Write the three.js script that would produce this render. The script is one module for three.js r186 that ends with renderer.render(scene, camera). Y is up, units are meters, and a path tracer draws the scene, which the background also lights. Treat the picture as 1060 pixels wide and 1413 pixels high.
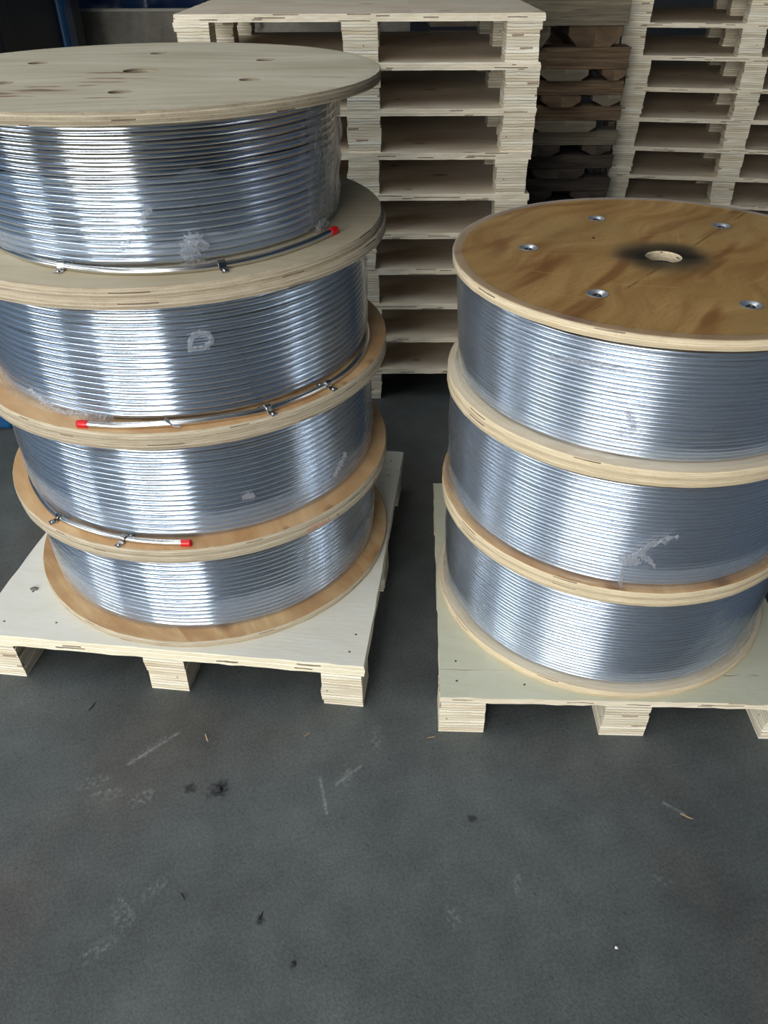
import * as THREE from 'three';
import { RoundedBoxGeometry } from 'three/addons/geometries/RoundedBoxGeometry.js';
import { RectAreaLightUniformsLib } from 'three/addons/lights/RectAreaLightUniformsLib.js';
import { mergeGeometries, mergeVertices } from 'three/addons/utils/BufferGeometryUtils.js';
import { createNoise2D, createNoise3D } from 'simplex-noise';

// ---------------------------------------------------------------- camera, light, exposure
const scene = new THREE.Scene();
scene.background = new THREE.Color(0x0b0d10);
const F = 1083.45, PITCH = 0.6358, ROLL = -0.0054, EYE = 1.5627;
const camera = new THREE.PerspectiveCamera(2 * Math.atan(706.5 / F) * 180 / Math.PI, 1060 / 1413, 0.05, 60);
camera.rotation.order = 'YXZ';
camera.position.set(0, EYE, 0);
camera.rotation.set(-PITCH, 0, ROLL);
scene.add(camera);
const renderer = new THREE.WebGLRenderer({ antialias: true });
renderer.toneMapping = THREE.LinearToneMapping;
renderer.toneMappingExposure = 1.07;
renderer.shadowMap.enabled = true;
RectAreaLightUniformsLib.init();
const ROOM = { x0: -9, x1: 7, z0: -9, z1: 5.5, top: 5.2 };
// daylight through the translucent panes of the hall: [name, width, height, centre, facing, radiance, colour]
const PANES = [
  ['window_1', 4.8, 3.4, [-3.0, 2.0, ROOM.z1 - 0.06], [0, 0, -1], 8.0, [1.0, 0.99, 0.965]],
  ['window_2', 3.2, 2.4, [ROOM.x0 + 0.06, 2.4, 2.4], [1, 0, 0], 5.5, [0.92, 0.97, 1.0]],
  ['window_3', 1.2, 7.6, [-4.6, ROOM.top - 0.06, 0.7], [0, -1, 0], 3.0, [0.95, 0.98, 1.0]],
  ['window_4', 1.2, 7.6, [-1.2, ROOM.top - 0.06, 0.7], [0, -1, 0], 3.0, [0.95, 0.98, 1.0]],
];
for (const [, w, h, c, f, power, col] of PANES) {
  const l = new THREE.RectAreaLight(new THREE.Color(...col), power, w, h);
  l.position.set(c[0] + f[0] * 0.03, c[1] + f[1] * 0.03, c[2] + f[2] * 0.03);
  l.lookAt(l.position.x + f[0], l.position.y + f[1], l.position.z + f[2] + (f[1] ? 1e-4 : 0));
  scene.add(l);
}

// ---------------------------------------------------------------- helpers
let seed = 20240611;
const rnd = () => { seed |= 0; seed = seed + 0x6D2B79F5 | 0; let t = Math.imul(seed ^ seed >>> 15, 1 | seed); t = t + Math.imul(t ^ t >>> 7, 61 | t) ^ t; return ((t ^ t >>> 14) >>> 0) / 4294967296; };
const rr = (a, b) => a + (b - a) * rnd();
const n2 = createNoise2D(rnd), n3 = createNoise3D(rnd);
const R = (d) => d * Math.PI / 180;
const clamp = (x, a = 0, b = 1) => Math.min(b, Math.max(a, x));
const mix = (a, b, t) => a + (b - a) * t;
const smooth = (a, b, x) => { const t = clamp((x - a) / (b - a)); return t * t * (3 - 2 * t); };
const fbm = (x, y, o = 4) => { let s = 0, a = 0.5; for (let i = 0; i < o; i++) { s += a * n2(x, y); x *= 2.03; y *= 2.03; a *= 0.5; } return s; };
const counts = {};
function numbered(n) { const c = counts[n] = (counts[n] ?? -1) + 1; return c ? `${n}_${String(c).padStart(3, '0')}` : n; }
function shade(o) { o.castShadow = o.receiveShadow = true; return o; }
function tag(o, label, category, group, kind) { o.userData = { label, category }; if (group) o.userData.group = group; if (kind) o.userData.kind = kind; return o; }
function thing(name, [x, y, z], turn, label, category, group) { const g = new THREE.Group(); g.name = numbered(name); g.position.set(x, y, z); g.rotation.y = turn; tag(g, label, category, group); scene.add(g); return g; }
function part(name, geo, mat, parent, label) { const m = shade(new THREE.Mesh(geo, mat)); m.name = name; if (label) m.userData.label = label; parent.add(m); return m; }
function struct(name, geo, mat, parent = scene) { const m = shade(new THREE.Mesh(geo, mat)); m.name = name; if (parent === scene) m.userData.kind = 'structure'; parent.add(m); return m; }

// a texture from fn(u, v) -> [r, g, b] in sRGB 0..255 (or a single number for data maps)
function tex(w, h, fn, { data = false, repeat = [1, 1], wrap = THREE.RepeatWrapping } = {}) {
  const a = new Uint8Array(w * h * 4);
  for (let j = 0; j < h; j++) for (let i = 0; i < w; i++) {
    const c = fn((i + 0.5) / w, (j + 0.5) / h, i, j), k = 4 * (j * w + i);
    if (typeof c === 'number') a[k] = a[k + 1] = a[k + 2] = clamp(c, 0, 255);
    else { a[k] = clamp(c[0], 0, 255); a[k + 1] = clamp(c[1], 0, 255); a[k + 2] = clamp(c[2], 0, 255); }
    a[k + 3] = 255;
  }
  const t = new THREE.DataTexture(a, w, h, THREE.RGBAFormat);
  t.magFilter = THREE.LinearFilter; t.minFilter = THREE.LinearMipmapLinearFilter; t.generateMipmaps = true;
  t.wrapS = t.wrapT = wrap; t.repeat.set(...repeat);
  if (!data) t.colorSpace = THREE.SRGBColorSpace;
  t.needsUpdate = true; return t;
}
const lerp3 = (a, b, t) => [mix(a[0], b[0], t), mix(a[1], b[1], t), mix(a[2], b[2], t)];

// ---------------------------------------------------------------- materials
// rotary-cut veneer, grain along u; one tile is one metre
function veneer(light, dark, o = {}) {
  const { sx = 3.2, sy = 26, knots = 5, fleck = 0.5, patch = 0.5 } = o, kn = [], ox = rr(0, 90), oy = rr(0, 90);
  for (let i = 0; i < knots; i++) kn.push([rnd(), rnd(), rr(0.006, 0.016)]);
  return tex(768, 768, (u, v) => {
    const warp = 0.35 * n2(ox + u * 2, oy + v * 2.4);
    let t = 0.5 + 0.32 * fbm(ox + u * sx, oy + v * sy + warp * 3, 4) + patch * 0.45 * fbm(ox + u * 2.2 + 7, oy + v * 3.1, 3);
    const fine = n2(ox + u * 22, oy + v * 260); t += 0.07 * fine;
    if (fleck && n2(ox + u * 40, oy + v * 210 + 9) > 0.74) t -= 0.22 * fleck;
    let c = lerp3(dark, light, clamp(t));
    for (const [kx, ky, kr] of kn) { const d = Math.hypot((u - kx) * 0.6, v - ky) / kr; if (d < 2.2) c = lerp3(c, [dark[0] * 0.62, dark[1] * 0.55, dark[2] * 0.5], smooth(2.2, 0.5, d) * 0.6); }
    return c;
  });
}
// plywood edge: plies stacked along v, u along the rim
function plyEdge(n, light, dark, o = {}) {
  const oy = rr(0, 50), tone = []; for (let i = 0; i < n; i++) tone.push((i % 2 ? 0.5 : 0.85) + rr(-0.16, 0.16));
  return tex(1024, 64, (u, v) => {
    const y = clamp(v + 0.02 * n2(u * 14, oy + v * 3)) * n, i = Math.min(n - 1, Math.floor(y)), f = y - i;
    let t = tone[i] + 0.16 * n2(u * 14, oy + i * 9) + 0.1 * n2(u * 120, oy + v * 30);
    if (i % 2 && n2(u * 60, oy + i * 7 + 40) > 0.72) t -= 0.2;
    let c = lerp3(dark, light, clamp(t));
    const line = Math.min(f, 1 - f) < 0.1 ? 0.55 : 0; c = lerp3(c, [dark[0] * 0.72, dark[1] * 0.66, dark[2] * 0.6], line * (0.6 + 0.4 * n2(u * 20, i)));
    const gap = n2(u * 4 + 30, oy + i * 5); if (gap > (o.gap ?? 0.84) && Math.abs(f - 0.5) < 0.28) c = lerp3(c, [66, 46, 36], 0.75);
    if (o.dirt) { const d = clamp(0.4 * n2(u * 240, v * 26 + oy) + 0.5 * fbm(u * 12 + 5, v * 2, 3) + 0.1); c = lerp3(c, [104, 92, 74], d * 0.5 * o.dirt); }
    if (o.red?.some((m, q) => Math.abs(u - m) < [0.03, 0.012][q]) && v > 0.2 && v < 0.75) c = lerp3(c, [196, 60, 62], 0.7 * smooth(0.1, 0.5, n2(u * 90, v * 9)));
    return c;
  });
}
// laminated block face, veneers along v (0.11 m a tile)
const lvl = (() => {
  const N = 13, tone = []; for (let i = 0; i < N; i++) tone.push(rr(0.35, 1));
  return tex(512, 256, (u, v) => {
    const y = clamp(v + 0.012 * n2(u * 3, v * 4) + 0.006 * n2(u * 22, v * 5)) * N, i = Math.min(N - 1, Math.floor(y)), f = y - i;
    let c = lerp3([204, 192, 162], [243, 239, 221], clamp(tone[i] + 0.2 * n2(u * 2.2, i * 3.3) + 0.1 * n2(u * 26, v * 60)));
    const e = Math.min(f, 1 - f); if (e < 0.14) c = lerp3(c, [112, 84, 56], (0.14 - e) / 0.14 * clamp(0.6 + 0.8 * n2(u * 1.6, i * 2.1)));
    if (n2(u * 2.2 + 60, i * 3.7) > 0.88 && e > 0.2) c = lerp3(c, [98, 68, 44], 0.55);
    return c;
  });
})();
const M = {};
const std = (o) => new THREE.MeshStandardMaterial({ roughness: 0.85, metalness: 0, ...o });
const bumpWood = tex(512, 512, (u, v) => 128 + 70 * n2(u * 6, v * 120) + 50 * n2(u * 30, v * 40), { data: true });
M.deckL = std({ map: veneer([236, 235, 226], [220, 215, 198], { sx: 2, sy: 14, knots: 2, fleck: 0.25, patch: 0.35 }), bumpMap: bumpWood, bumpScale: 0.0003, roughness: 0.7 });
M.deckR = std({ map: veneer([212, 212, 192], [194, 192, 166], { sx: 2, sy: 14, knots: 2, fleck: 0.2, patch: 0.4 }), bumpMap: bumpWood, bumpScale: 0.0003, roughness: 0.75 });
M.deckB = std({ map: veneer([232, 222, 203], [200, 181, 154], { sx: 3, sy: 18, knots: 5, fleck: 0.5, patch: 0.7 }), bumpMap: bumpWood, bumpScale: 0.0003, roughness: 0.85 });
M.deckEdge = [0, 1, 2].map(() => std({ map: plyEdge(5, [240, 233, 212], [206, 186, 152], { gap: 0.6 }), roughness: 0.9 }));
M.deckEdgeL = std({ map: plyEdge(5, [244, 238, 214], [226, 212, 178], { gap: 0.66 }), roughness: 0.9 });
M.lvl = std({ map: lvl, roughness: 0.9, vertexColors: true });
// reel flanges
M.flangeGrey = std({ map: veneer([206, 199, 178], [172, 160, 134], { sx: 1.6, sy: 20, knots: 3, patch: 0.6 }), bumpMap: bumpWood, bumpScale: 0.0002 });
M.flangePale = std({ map: veneer([212, 202, 176], [182, 164, 132], { sx: 1.8, sy: 20, knots: 4, patch: 0.7 }), bumpMap: bumpWood, bumpScale: 0.0002 });
M.flangeTan = std({ map: veneer([226, 192, 146], [186, 140, 92], { sx: 4, sy: 16, knots: 14, patch: 1.3 }), roughness: 0.7, bumpMap: bumpWood, bumpScale: 0.0002 });
M.flangeGold = std({ map: veneer([222, 192, 146], [170, 126, 82], { sx: 5, sy: 18, knots: 14, patch: 1.4 }), roughness: 0.7, bumpMap: bumpWood, bumpScale: 0.0002 });
M.flangeFaded = std({ map: veneer([226, 214, 190], [206, 186, 156], { sx: 3.2, sy: 14, knots: 6, patch: 0.6 }), roughness: 0.6, bumpMap: bumpWood, bumpScale: 0.0002 });
M.rimA = std({ map: plyEdge(6, [206, 196, 172], [164, 146, 118], { dirt: 1 }), roughness: 0.9 });
M.rimB = std({ map: plyEdge(6, [200, 189, 165], [156, 138, 112], { gap: 0.72, dirt: 1 }), roughness: 0.9 });
M.rimRed = std({ map: plyEdge(6, [206, 196, 172], [164, 146, 118], { dirt: 1, red: [0.371, 0.16] }), roughness: 0.9 });
M.rimC = std({ map: plyEdge(5, [226, 213, 182], [196, 170, 130], { dirt: 0.6, gap: 0.74 }), roughness: 0.85 });
M.rimD = std({ map: plyEdge(6, [182, 172, 148], [128, 114, 92], { dirt: 1 }), roughness: 0.9 });
M.coil = new THREE.MeshStandardMaterial({ color: new THREE.Color(0.7, 0.725, 0.76), metalness: 1, roughness: 0.13 });
M.coilFine = new THREE.MeshStandardMaterial({ color: new THREE.Color(0.7, 0.725, 0.76), metalness: 1, roughness: 0.22 });
M.tube = new THREE.MeshStandardMaterial({ color: new THREE.Color(0.7, 0.69, 0.66), metalness: 1, roughness: 0.24 });
M.inner = new THREE.MeshStandardMaterial({ color: new THREE.Color(0.12, 0.13, 0.15), metalness: 0.7, roughness: 0.5 });
M.cap = std({ color: 0xd2101c, roughness: 0.32 });
M.zinc = new THREE.MeshStandardMaterial({ color: new THREE.Color(0.74, 0.77, 0.8), metalness: 0.85, roughness: 0.38 });
M.clamp = new THREE.MeshStandardMaterial({ color: new THREE.Color(0.42, 0.42, 0.41), metalness: 1, roughness: 0.22 });
M.darkSteel = new THREE.MeshStandardMaterial({ color: new THREE.Color(0.09, 0.09, 0.09), metalness: 0.8, roughness: 0.5 });
M.nail = new THREE.MeshStandardMaterial({ color: new THREE.Color(0.07, 0.06, 0.055), metalness: 0.6, roughness: 0.6 });
const filmBump = tex(1024, 256, (u, v) => { const r = 1 - Math.abs(n2(u * 5 + v * 1.5, v * 24 - u * 3)); const s = 1 - Math.abs(n2(u * 16, v * 46 + u * 10)); return 255 * (0.6 * Math.pow(r, 5) + 0.4 * Math.pow(s, 7)); }, { data: true });
const film = (o) => new THREE.MeshPhysicalMaterial({ color: new THREE.Color(0.9, 0.95, 1), transmission: 1, thickness: 0, roughness: 0.25, ior: 1.45, metalness: 0, bumpMap: filmBump, bumpScale: 0.0012, side: THREE.DoubleSide, ...o });
M.film = film({});
M.filmBlue = film({ roughness: 0.27, color: new THREE.Color(0.9, 0.945, 0.99), bumpScale: 0.0006 });
M.filmMilky = film({ roughness: 0.38, color: new THREE.Color(0.95, 0.96, 0.97) });
M.filmTuft = film({ roughness: 0.55, color: new THREE.Color(0.99, 0.99, 1), bumpScale: 0.002 });

// ---------------------------------------------------------------- the hall
const floorTex = (() => {
  const marks = [[-0.667, -1.08, .05, .022, 0.3], [-0.629, -1.052, .045, .02, 0.1], [-0.545, -1.042, .04, .024, .5], [-0.563, -1.169, .07, .014, .8], [-0.087, -1.096, .018, .035, 0], [-0.02, -1.196, .02, .05, 0], [-0.522, -0.782, .028, .05, 0.3], [-0.552, -0.713, .05, .018, .7], [-0.469, -0.833, .05, .014, .9], [0.131, -0.772, .018, .03, .2], [0.269, -0.837, .012, .036, 0], [0.562, -0.843, .03, .012, -.3]];
  const lines = [[-0.058, -1.12, -0.112, -1.072], [0.62, -1.02, 0.66, -0.99], [-0.15, -1.09, -0.13, -1.0], [-0.5, -1.22, -0.6, -1.13]];
  const darks = [[-0.378, -1.06, .024], [-0.445, -1.064, .014], [-0.175, -0.685, .008], [-0.247, -0.767, .009], [0.19, -0.984, .01]];
  return tex(2048, 2048, (u, v) => {
    const x = u * 4 - 2, z = v * 4 - 4, big = fbm(x * 1.1, z * 1.1, 4), mid = fbm(x * 7 + 20, z * 7, 3), fine = n2(x * 90, z * 90), grit = n2(x * 240, z * 240);
    let l = 82 + 13 * big + 9 * mid + 7 * fine + 8 * grit;
    let c = [l * 0.955, l * 1.01, l * 1.0];
    const brown = smooth(0.05, 0.5, fbm(x * 0.9 + 40, z * 0.9 + 8, 3)); c = lerp3(c, [l * 1.0, l * 0.94, l * 0.88], brown * 0.6);
    if (n2(x * 60 + 5, z * 60) > 0.86) c = lerp3(c, [48, 50, 50], 0.5);
    for (const [mx, mz, a, b, t] of marks) {
      const dx = x - mx, dz = z - mz; if (Math.abs(dx) > 0.1 || Math.abs(dz) > 0.1) continue;
      const p = (dx * Math.cos(t) - dz * Math.sin(t)) / a, q = (dx * Math.sin(t) + dz * Math.cos(t)) / b, d = p * p + q * q;
      c = lerp3(c, [150, 156, 154], smooth(1.1, 0.2, d) * clamp(0.1 + 0.6 * n2(x * 60, z * 60) + 0.5 * n2(x * 190, z * 190)) * 0.62);
    }
    for (const [ax, az, bx, bz] of lines) {
      if (x < Math.min(ax, bx) - 0.02 || x > Math.max(ax, bx) + 0.02 || z < Math.min(az, bz) - 0.02 || z > Math.max(az, bz) + 0.02) continue;
      const L = Math.hypot(bx - ax, bz - az), s = clamp(((x - ax) * (bx - ax) + (z - az) * (bz - az)) / L / L), d = Math.hypot(x - ax - s * (bx - ax), z - az - s * (bz - az));
      c = lerp3(c, [152, 156, 152], smooth(0.006, 0.001, d) * (0.45 + 0.3 * n2(x * 80, z * 80)));
    }
    for (const [mx, mz, r] of darks) { const d = Math.hypot(x - mx, z - mz) / r; if (d < 1.3) c = lerp3(c, [38, 40, 41], smooth(1.2, 0.4, d + 0.4 * n2(x * 60, z * 60)) * 0.9); }
    return c;
  });
})();
const floorBump = tex(1024, 1024, (u, v) => 128 + 60 * n2(u * 130, v * 130) + 40 * n2(u * 320, v * 320) + 30 * n2(u * 18, v * 18), { data: true });
floorBump.repeat.set(4, 4);
{
  const g = new THREE.BoxGeometry(16.4, 0.3, 15); const p = g.attributes.position, uv = g.attributes.uv;
  g.translate(-1, -0.15, -1.75);
  for (let i = 0; i < p.count; i++) uv.setXY(i, (p.getX(i) + 2) / 4, (p.getZ(i) + 4) / 4);
  struct('floor', g, std({ map: floorTex, bumpMap: floorBump, bumpScale: 0.0006, roughness: 0.62 }));
}
{
  const sheet = tex(512, 64, (u) => { const w = (u * 16) % 1; return w < 0.5 ? 128 + 100 * Math.sin(w * 2 * Math.PI) : 60; }, { data: true });
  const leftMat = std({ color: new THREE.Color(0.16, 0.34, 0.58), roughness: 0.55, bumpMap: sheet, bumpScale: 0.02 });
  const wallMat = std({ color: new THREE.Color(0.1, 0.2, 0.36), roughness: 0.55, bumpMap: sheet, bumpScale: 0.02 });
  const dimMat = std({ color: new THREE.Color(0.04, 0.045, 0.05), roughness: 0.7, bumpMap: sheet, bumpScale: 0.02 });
  const roofMat = std({ color: new THREE.Color(0.08, 0.1, 0.12), roughness: 0.7, bumpMap: sheet, bumpScale: 0.02 });
  const W = ROOM.x1 - ROOM.x0, D = ROOM.z1 - ROOM.z0, cx = (ROOM.x0 + ROOM.x1) / 2, cz = (ROOM.z0 + ROOM.z1) / 2;
  const slab = (name, w, h, d, x, y, z, m) => struct(name, new THREE.BoxGeometry(w, h, d).translate(x, y, z), m);
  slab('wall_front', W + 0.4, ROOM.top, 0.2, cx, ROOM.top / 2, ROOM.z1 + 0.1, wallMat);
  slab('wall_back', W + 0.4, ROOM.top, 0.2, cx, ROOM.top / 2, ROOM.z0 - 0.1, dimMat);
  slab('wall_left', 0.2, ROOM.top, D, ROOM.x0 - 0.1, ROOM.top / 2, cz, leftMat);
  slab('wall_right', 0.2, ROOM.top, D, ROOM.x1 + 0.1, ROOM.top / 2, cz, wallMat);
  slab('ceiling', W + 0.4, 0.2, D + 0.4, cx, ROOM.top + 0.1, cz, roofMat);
  const frame = std({ color: 0x8e979c, roughness: 0.5 });
  for (const [name, w, h, c, f, power, col] of PANES) {
    const g = new THREE.Group(); g.name = name; g.userData.kind = 'structure'; g.position.set(...c);
    g.lookAt(c[0] + f[0], c[1] + f[1], c[2] + f[2] + (f[1] ? 1e-4 : 0)); scene.add(g);
    const glow = new THREE.MeshStandardMaterial({ color: 0x20242a, emissive: new THREE.Color(...col), emissiveIntensity: power * 0.3, roughness: 0.6 });
    const pane = new THREE.Mesh(new THREE.BoxGeometry(w, h, 0.02), glow); pane.name = 'window_pane'; g.add(pane);
    for (const s of [-1, 1]) { part('window_frame', new RoundedBoxGeometry(0.1, h + 0.2, 0.08, 2, 0.01).translate(s * (w / 2 + 0.05), 0, 0), frame, g); part('window_frame', new RoundedBoxGeometry(w, 0.1, 0.08, 2, 0.01).translate(0, s * (h / 2 + 0.05), 0), frame, g); }
  }
}

// ---------------------------------------------------------------- pallets
// a board with slightly ragged edges; x along u of the veneer; origin at its lower front-left corner
function board(w, h, d, o = {}) {
  const { jag = 0.0012, nx = Math.max(2, Math.round(w / 0.03)), nz = Math.max(2, Math.round(d / 0.05)), bend, grainZ = false } = o;
  const g = new THREE.BoxGeometry(w, h, d, nx, 2, nz), p = g.attributes.position, n = g.attributes.normal, uv = g.attributes.uv, s = rr(0, 50);
  for (let i = 0; i < p.count; i++) {
    let x = p.getX(i), y = p.getY(i), z = p.getZ(i); const X = x + w / 2, Z = d / 2 - z;
    if (Math.abs(n.getY(i)) > 0.5) uv.setXY(i, (grainZ ? Z : X) + s, (grainZ ? X : Z) + s * 0.37);
    else uv.setXY(i, (Math.abs(n.getX(i)) > 0.5 ? Z : X) * 0.9 + s, (y + h / 2) / h);
    if (Math.abs(Math.abs(z) - d / 2) < 1e-4) z += Math.sign(z) * jag * (n2(x * 60 + s, y * 200) + 0.4 * n2(x * 200, y * 400 + s));
    if (Math.abs(Math.abs(x) - w / 2) < 1e-4) x += Math.sign(x) * jag * (n2(z * 60 + s, y * 200) + 0.4 * n2(z * 200, y * 400 + s));
    p.setXYZ(i, x + w / 2, y + h / 2 + (bend ? bend(X, Z) : 0), z - d / 2);
  }
  g.computeVertexNormals(); return g;
}
const boardMats = (edge, face) => [edge, edge, face, face, edge, edge];
// a block laminated from ragged veneers: one closed skin, every layer a little in or out
function block(w, h, d, o = {}) {
  const N = 9, ring = [], pos = [], uv = [], col = [], idx = [], s = rr(0, 40), j = o.jag ?? 0.0035;
  const lean = [rr(-1, 1) * (o.lean ?? 0.003), rr(-1, 1) * (o.lean ?? 0.003)];
  let l = rr(-j, j), r = rr(-j, j), f = rr(-j, j) * 0.5;
  for (let i = 0; i < N; i++) {
    const big = rnd() < 0.2; l = big ? rr(-2 * j, j) : l + rr(-j, j) * 0.5; r = big ? rr(-j, 2 * j) : r + rr(-j, j) * 0.5; f = rr(-j, j) * 0.5; l = clamp(l, -2 * j, 2 * j); r = clamp(r, -2 * j, 2 * j);
    const t = rr(0.86, 1.06), warm = rr(0.95, 1.0);
    for (const e of [0.04, 0.96]) ring.push({ y: h * (i + e) / N, l: l + lean[0] * i / N, r: r + lean[0] * i / N, f: f + lean[1] * i / N, t, warm });
  }
  ring[0].y = 0; ring[ring.length - 1].y = h;
  const face = (pts, us, uc) => { // a wall strip of the block between successive rings
    for (let k = 0; k < ring.length; k++) for (let q = 0; q < 2; q++) { const P = pts(ring[k], q); pos.push(...P); uv.push(us + P[uc] * 3.2 + s, 0.02 + 0.96 * ring[k].y / h); const c = ring[k]; col.push(c.t, c.t * c.warm, c.t * c.warm * c.warm); }
    const b = pos.length / 3 - ring.length * 2;
    for (let k = 0; k < ring.length - 1; k++) { const a = b + k * 2; idx.push(a, a + 1, a + 2, a + 1, a + 3, a + 2); }
  };
  face((c, q) => q ? [w + c.r, c.y, c.f] : [c.l, c.y, c.f], 0, 0);
  face((c, q) => q ? [w + c.r, c.y, -d] : [w + c.r, c.y, c.f], 0.3, 2);
  face((c, q) => q ? [c.l, c.y, -d] : [w + c.r, c.y, -d], 0.6, 0);
  face((c, q) => q ? [c.l, c.y, c.f] : [c.l, c.y, -d], 0.8, 2);
  for (const k of [0, ring.length - 1]) { const c = ring[k], b = pos.length / 3; for (const P of [[c.l, c.y, c.f], [w + c.r, c.y, c.f], [w + c.r, c.y, -d], [c.l, c.y, -d]]) { pos.push(...P); uv.push(P[0] * 3, P[2] * 0.1); col.push(1, 1, 1); } k ? idx.push(b, b + 1, b + 2, b, b + 2, b + 3) : idx.push(b, b + 2, b + 1, b, b + 3, b + 2); }
  const g = new THREE.BufferGeometry(); g.setAttribute('position', new THREE.Float32BufferAttribute(pos, 3)); g.setAttribute('uv', new THREE.Float32BufferAttribute(uv, 2)); g.setAttribute('color', new THREE.Float32BufferAttribute(col, 3)); g.setIndex(idx); 
  const f2 = g.toNonIndexed(); f2.computeVertexNormals(); return f2;
}
const blockPool = {};
function pooledBlock(w, h, d, o) { const k = [w, h, d].join(); (blockPool[k] ??= []); if (blockPool[k].length < 9) blockPool[k].push(block(w, h, d, o)); return blockPool[k][Math.floor(rnd() * blockPool[k].length)]; }
const nailGeo = new THREE.CylinderGeometry(0.003, 0.003, 0.0012, 10);
// local frame: origin at the floor under the front-left corner, x to the right, depth towards -z
function pallet(o) {
  const { at, turn, W, D, hb, th, bw, bd = bw, face, edge, label, group, boards = [[0, D]], nails = [], jx = [0, 0, 0], bend, over = 0.004 } = o;
  const t = thing('pallet', at, turn, label, 'pallet', group);
  for (const [z0, z1] of boards) part('deck_board', board(W, th, z1 - z0 - 0.0016, { bend: bend && ((x, z) => bend(x, z + z0)), jag: o.jag ?? 0.0014 }).translate(0, hb, -z0 - 0.0008), boardMats(edge, face), t);
  for (let a = 0; a < 3; a++) for (let b = 0; b < 3; b++)
    part('block', pooledBlock(bw, hb, bd, o), M.lvl, t).position.set([over, (W - bw) / 2, W - bw - over][a] + jx[a] + rr(-0.003, 0.003), 0, [-over, -(D - bd) / 2, -(D - bd) + over][b]);
  for (const [x, z] of nails) part('nail_head', nailGeo, M.nail, t).position.set(x, hb + th - 0.00055, -z);
  return t;
}
// under the left reels: front-right corner at (-0.0497, -1.2896), turned
const LT = -0.1207, RT = -0.0354;
const LP = { x: -0.0497 - Math.cos(LT), z: -1.2896 + Math.sin(LT) };
pallet({
  at: [LP.x, 0, LP.z], turn: LT, W: 1.0, D: 0.972, hb: 0.116, th: 0.035, bw: 0.1024, face: M.deckL, edge: M.deckEdgeL, jag: 0.002,
  boards: [[0, 0.855], [0.855, 0.972]],
  nails: [[0.965, 0.105], [0.958, 0.045], [0.065, 0.05], [0.2, 0.06], [0.965, 0.91], [0.966, 0.855 - 0.03], [0.085, 0.165], [0.52, 0.03], [0.47, 0.1]],
  label: 'pale plywood pallet with block feet under the left stack of four reels', jx: [0, -0.006, 0],
});
pallet({
  at: [0.1293, 0, -1.215], turn: RT, W: 0.8747, D: 0.885, hb: 0.1106, th: 0.0172, bw: 0.1047, face: M.deckR, edge: M.deckEdge[0], jag: 0.0022,
  boards: [[0, 0.088], [0.088, 0.8], [0.8, 0.885]], nails: [[0.04, 0.115], [0.04, 0.052], [0.09, 0.19], [0.2, 0.045], [0.8, 0.05], [0.82, 0.12], [0.04, 0.83]],
  label: 'pale plywood pallet with block feet under the right stack of three reels',
});
const ordinal = ['topmost', 'second from the top', 'third from the top', 'fourth from the top', 'fifth from the top', 'sixth from the top', 'seventh from the top', 'eighth from the top', 'ninth from the top', 'lowest'];
const jB1 = [0, 0, 0.001, -0.003, 0.004, -0.016, -0.004, 0.0, -0.003, 0.002], midB1 = [0, 0, 0, 0, 0, 0, 0, 0, 0, 0];
for (let k = 0; k < 10; k++) {
  const i = 9 - k;
  pallet({ at: [-0.655 + jB1[i], 0.1358 * k, -2.92 + (i ? rr(-0.006, 0.004) : 0)], turn: rr(-0.004, 0.004) - 0.006, W: 1.172, D: 1.0, hb: 0.1138, th: 0.022, bw: 0.108, face: M.deckB, edge: M.deckEdge[k % 3], jag: 0.0025, jx: [0, 0.006, 0], lean: 0.006,
    label: `pale plywood pallet, ${ordinal[i]} in the tall stack behind the left reels`, group: 'pallets stacked behind the left reels' });
}
const jB2 = [-0.018, -0.026, 0.0175, 0.0096, 0.0074, 0.0095, 0.004, -0.004, 0.0];
const B2T = -0.1686;
for (let k = 0; k < 10; k++) {
  const i = 9 - k, j = jB2[i] ?? 0, h = k ? 0.137 : 0.114;
  pallet({ at: [1.1956 + j * Math.cos(B2T), k ? 0.114 + 0.137 * (k - 1) : 0, -4.433 - j * Math.sin(B2T)], turn: B2T + rr(-0.006, 0.006), W: 1.218, D: 1.0, hb: h - 0.02, th: 0.02, bw: 0.108, face: M.deckB, edge: M.deckEdge[(k + 1) % 3], jag: 0.0025, lean: 0.006,
    label: `pale plywood pallet, ${ordinal[i]} in the stack at the back right`, group: 'pallets stacked at the back right' });
}

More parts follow.
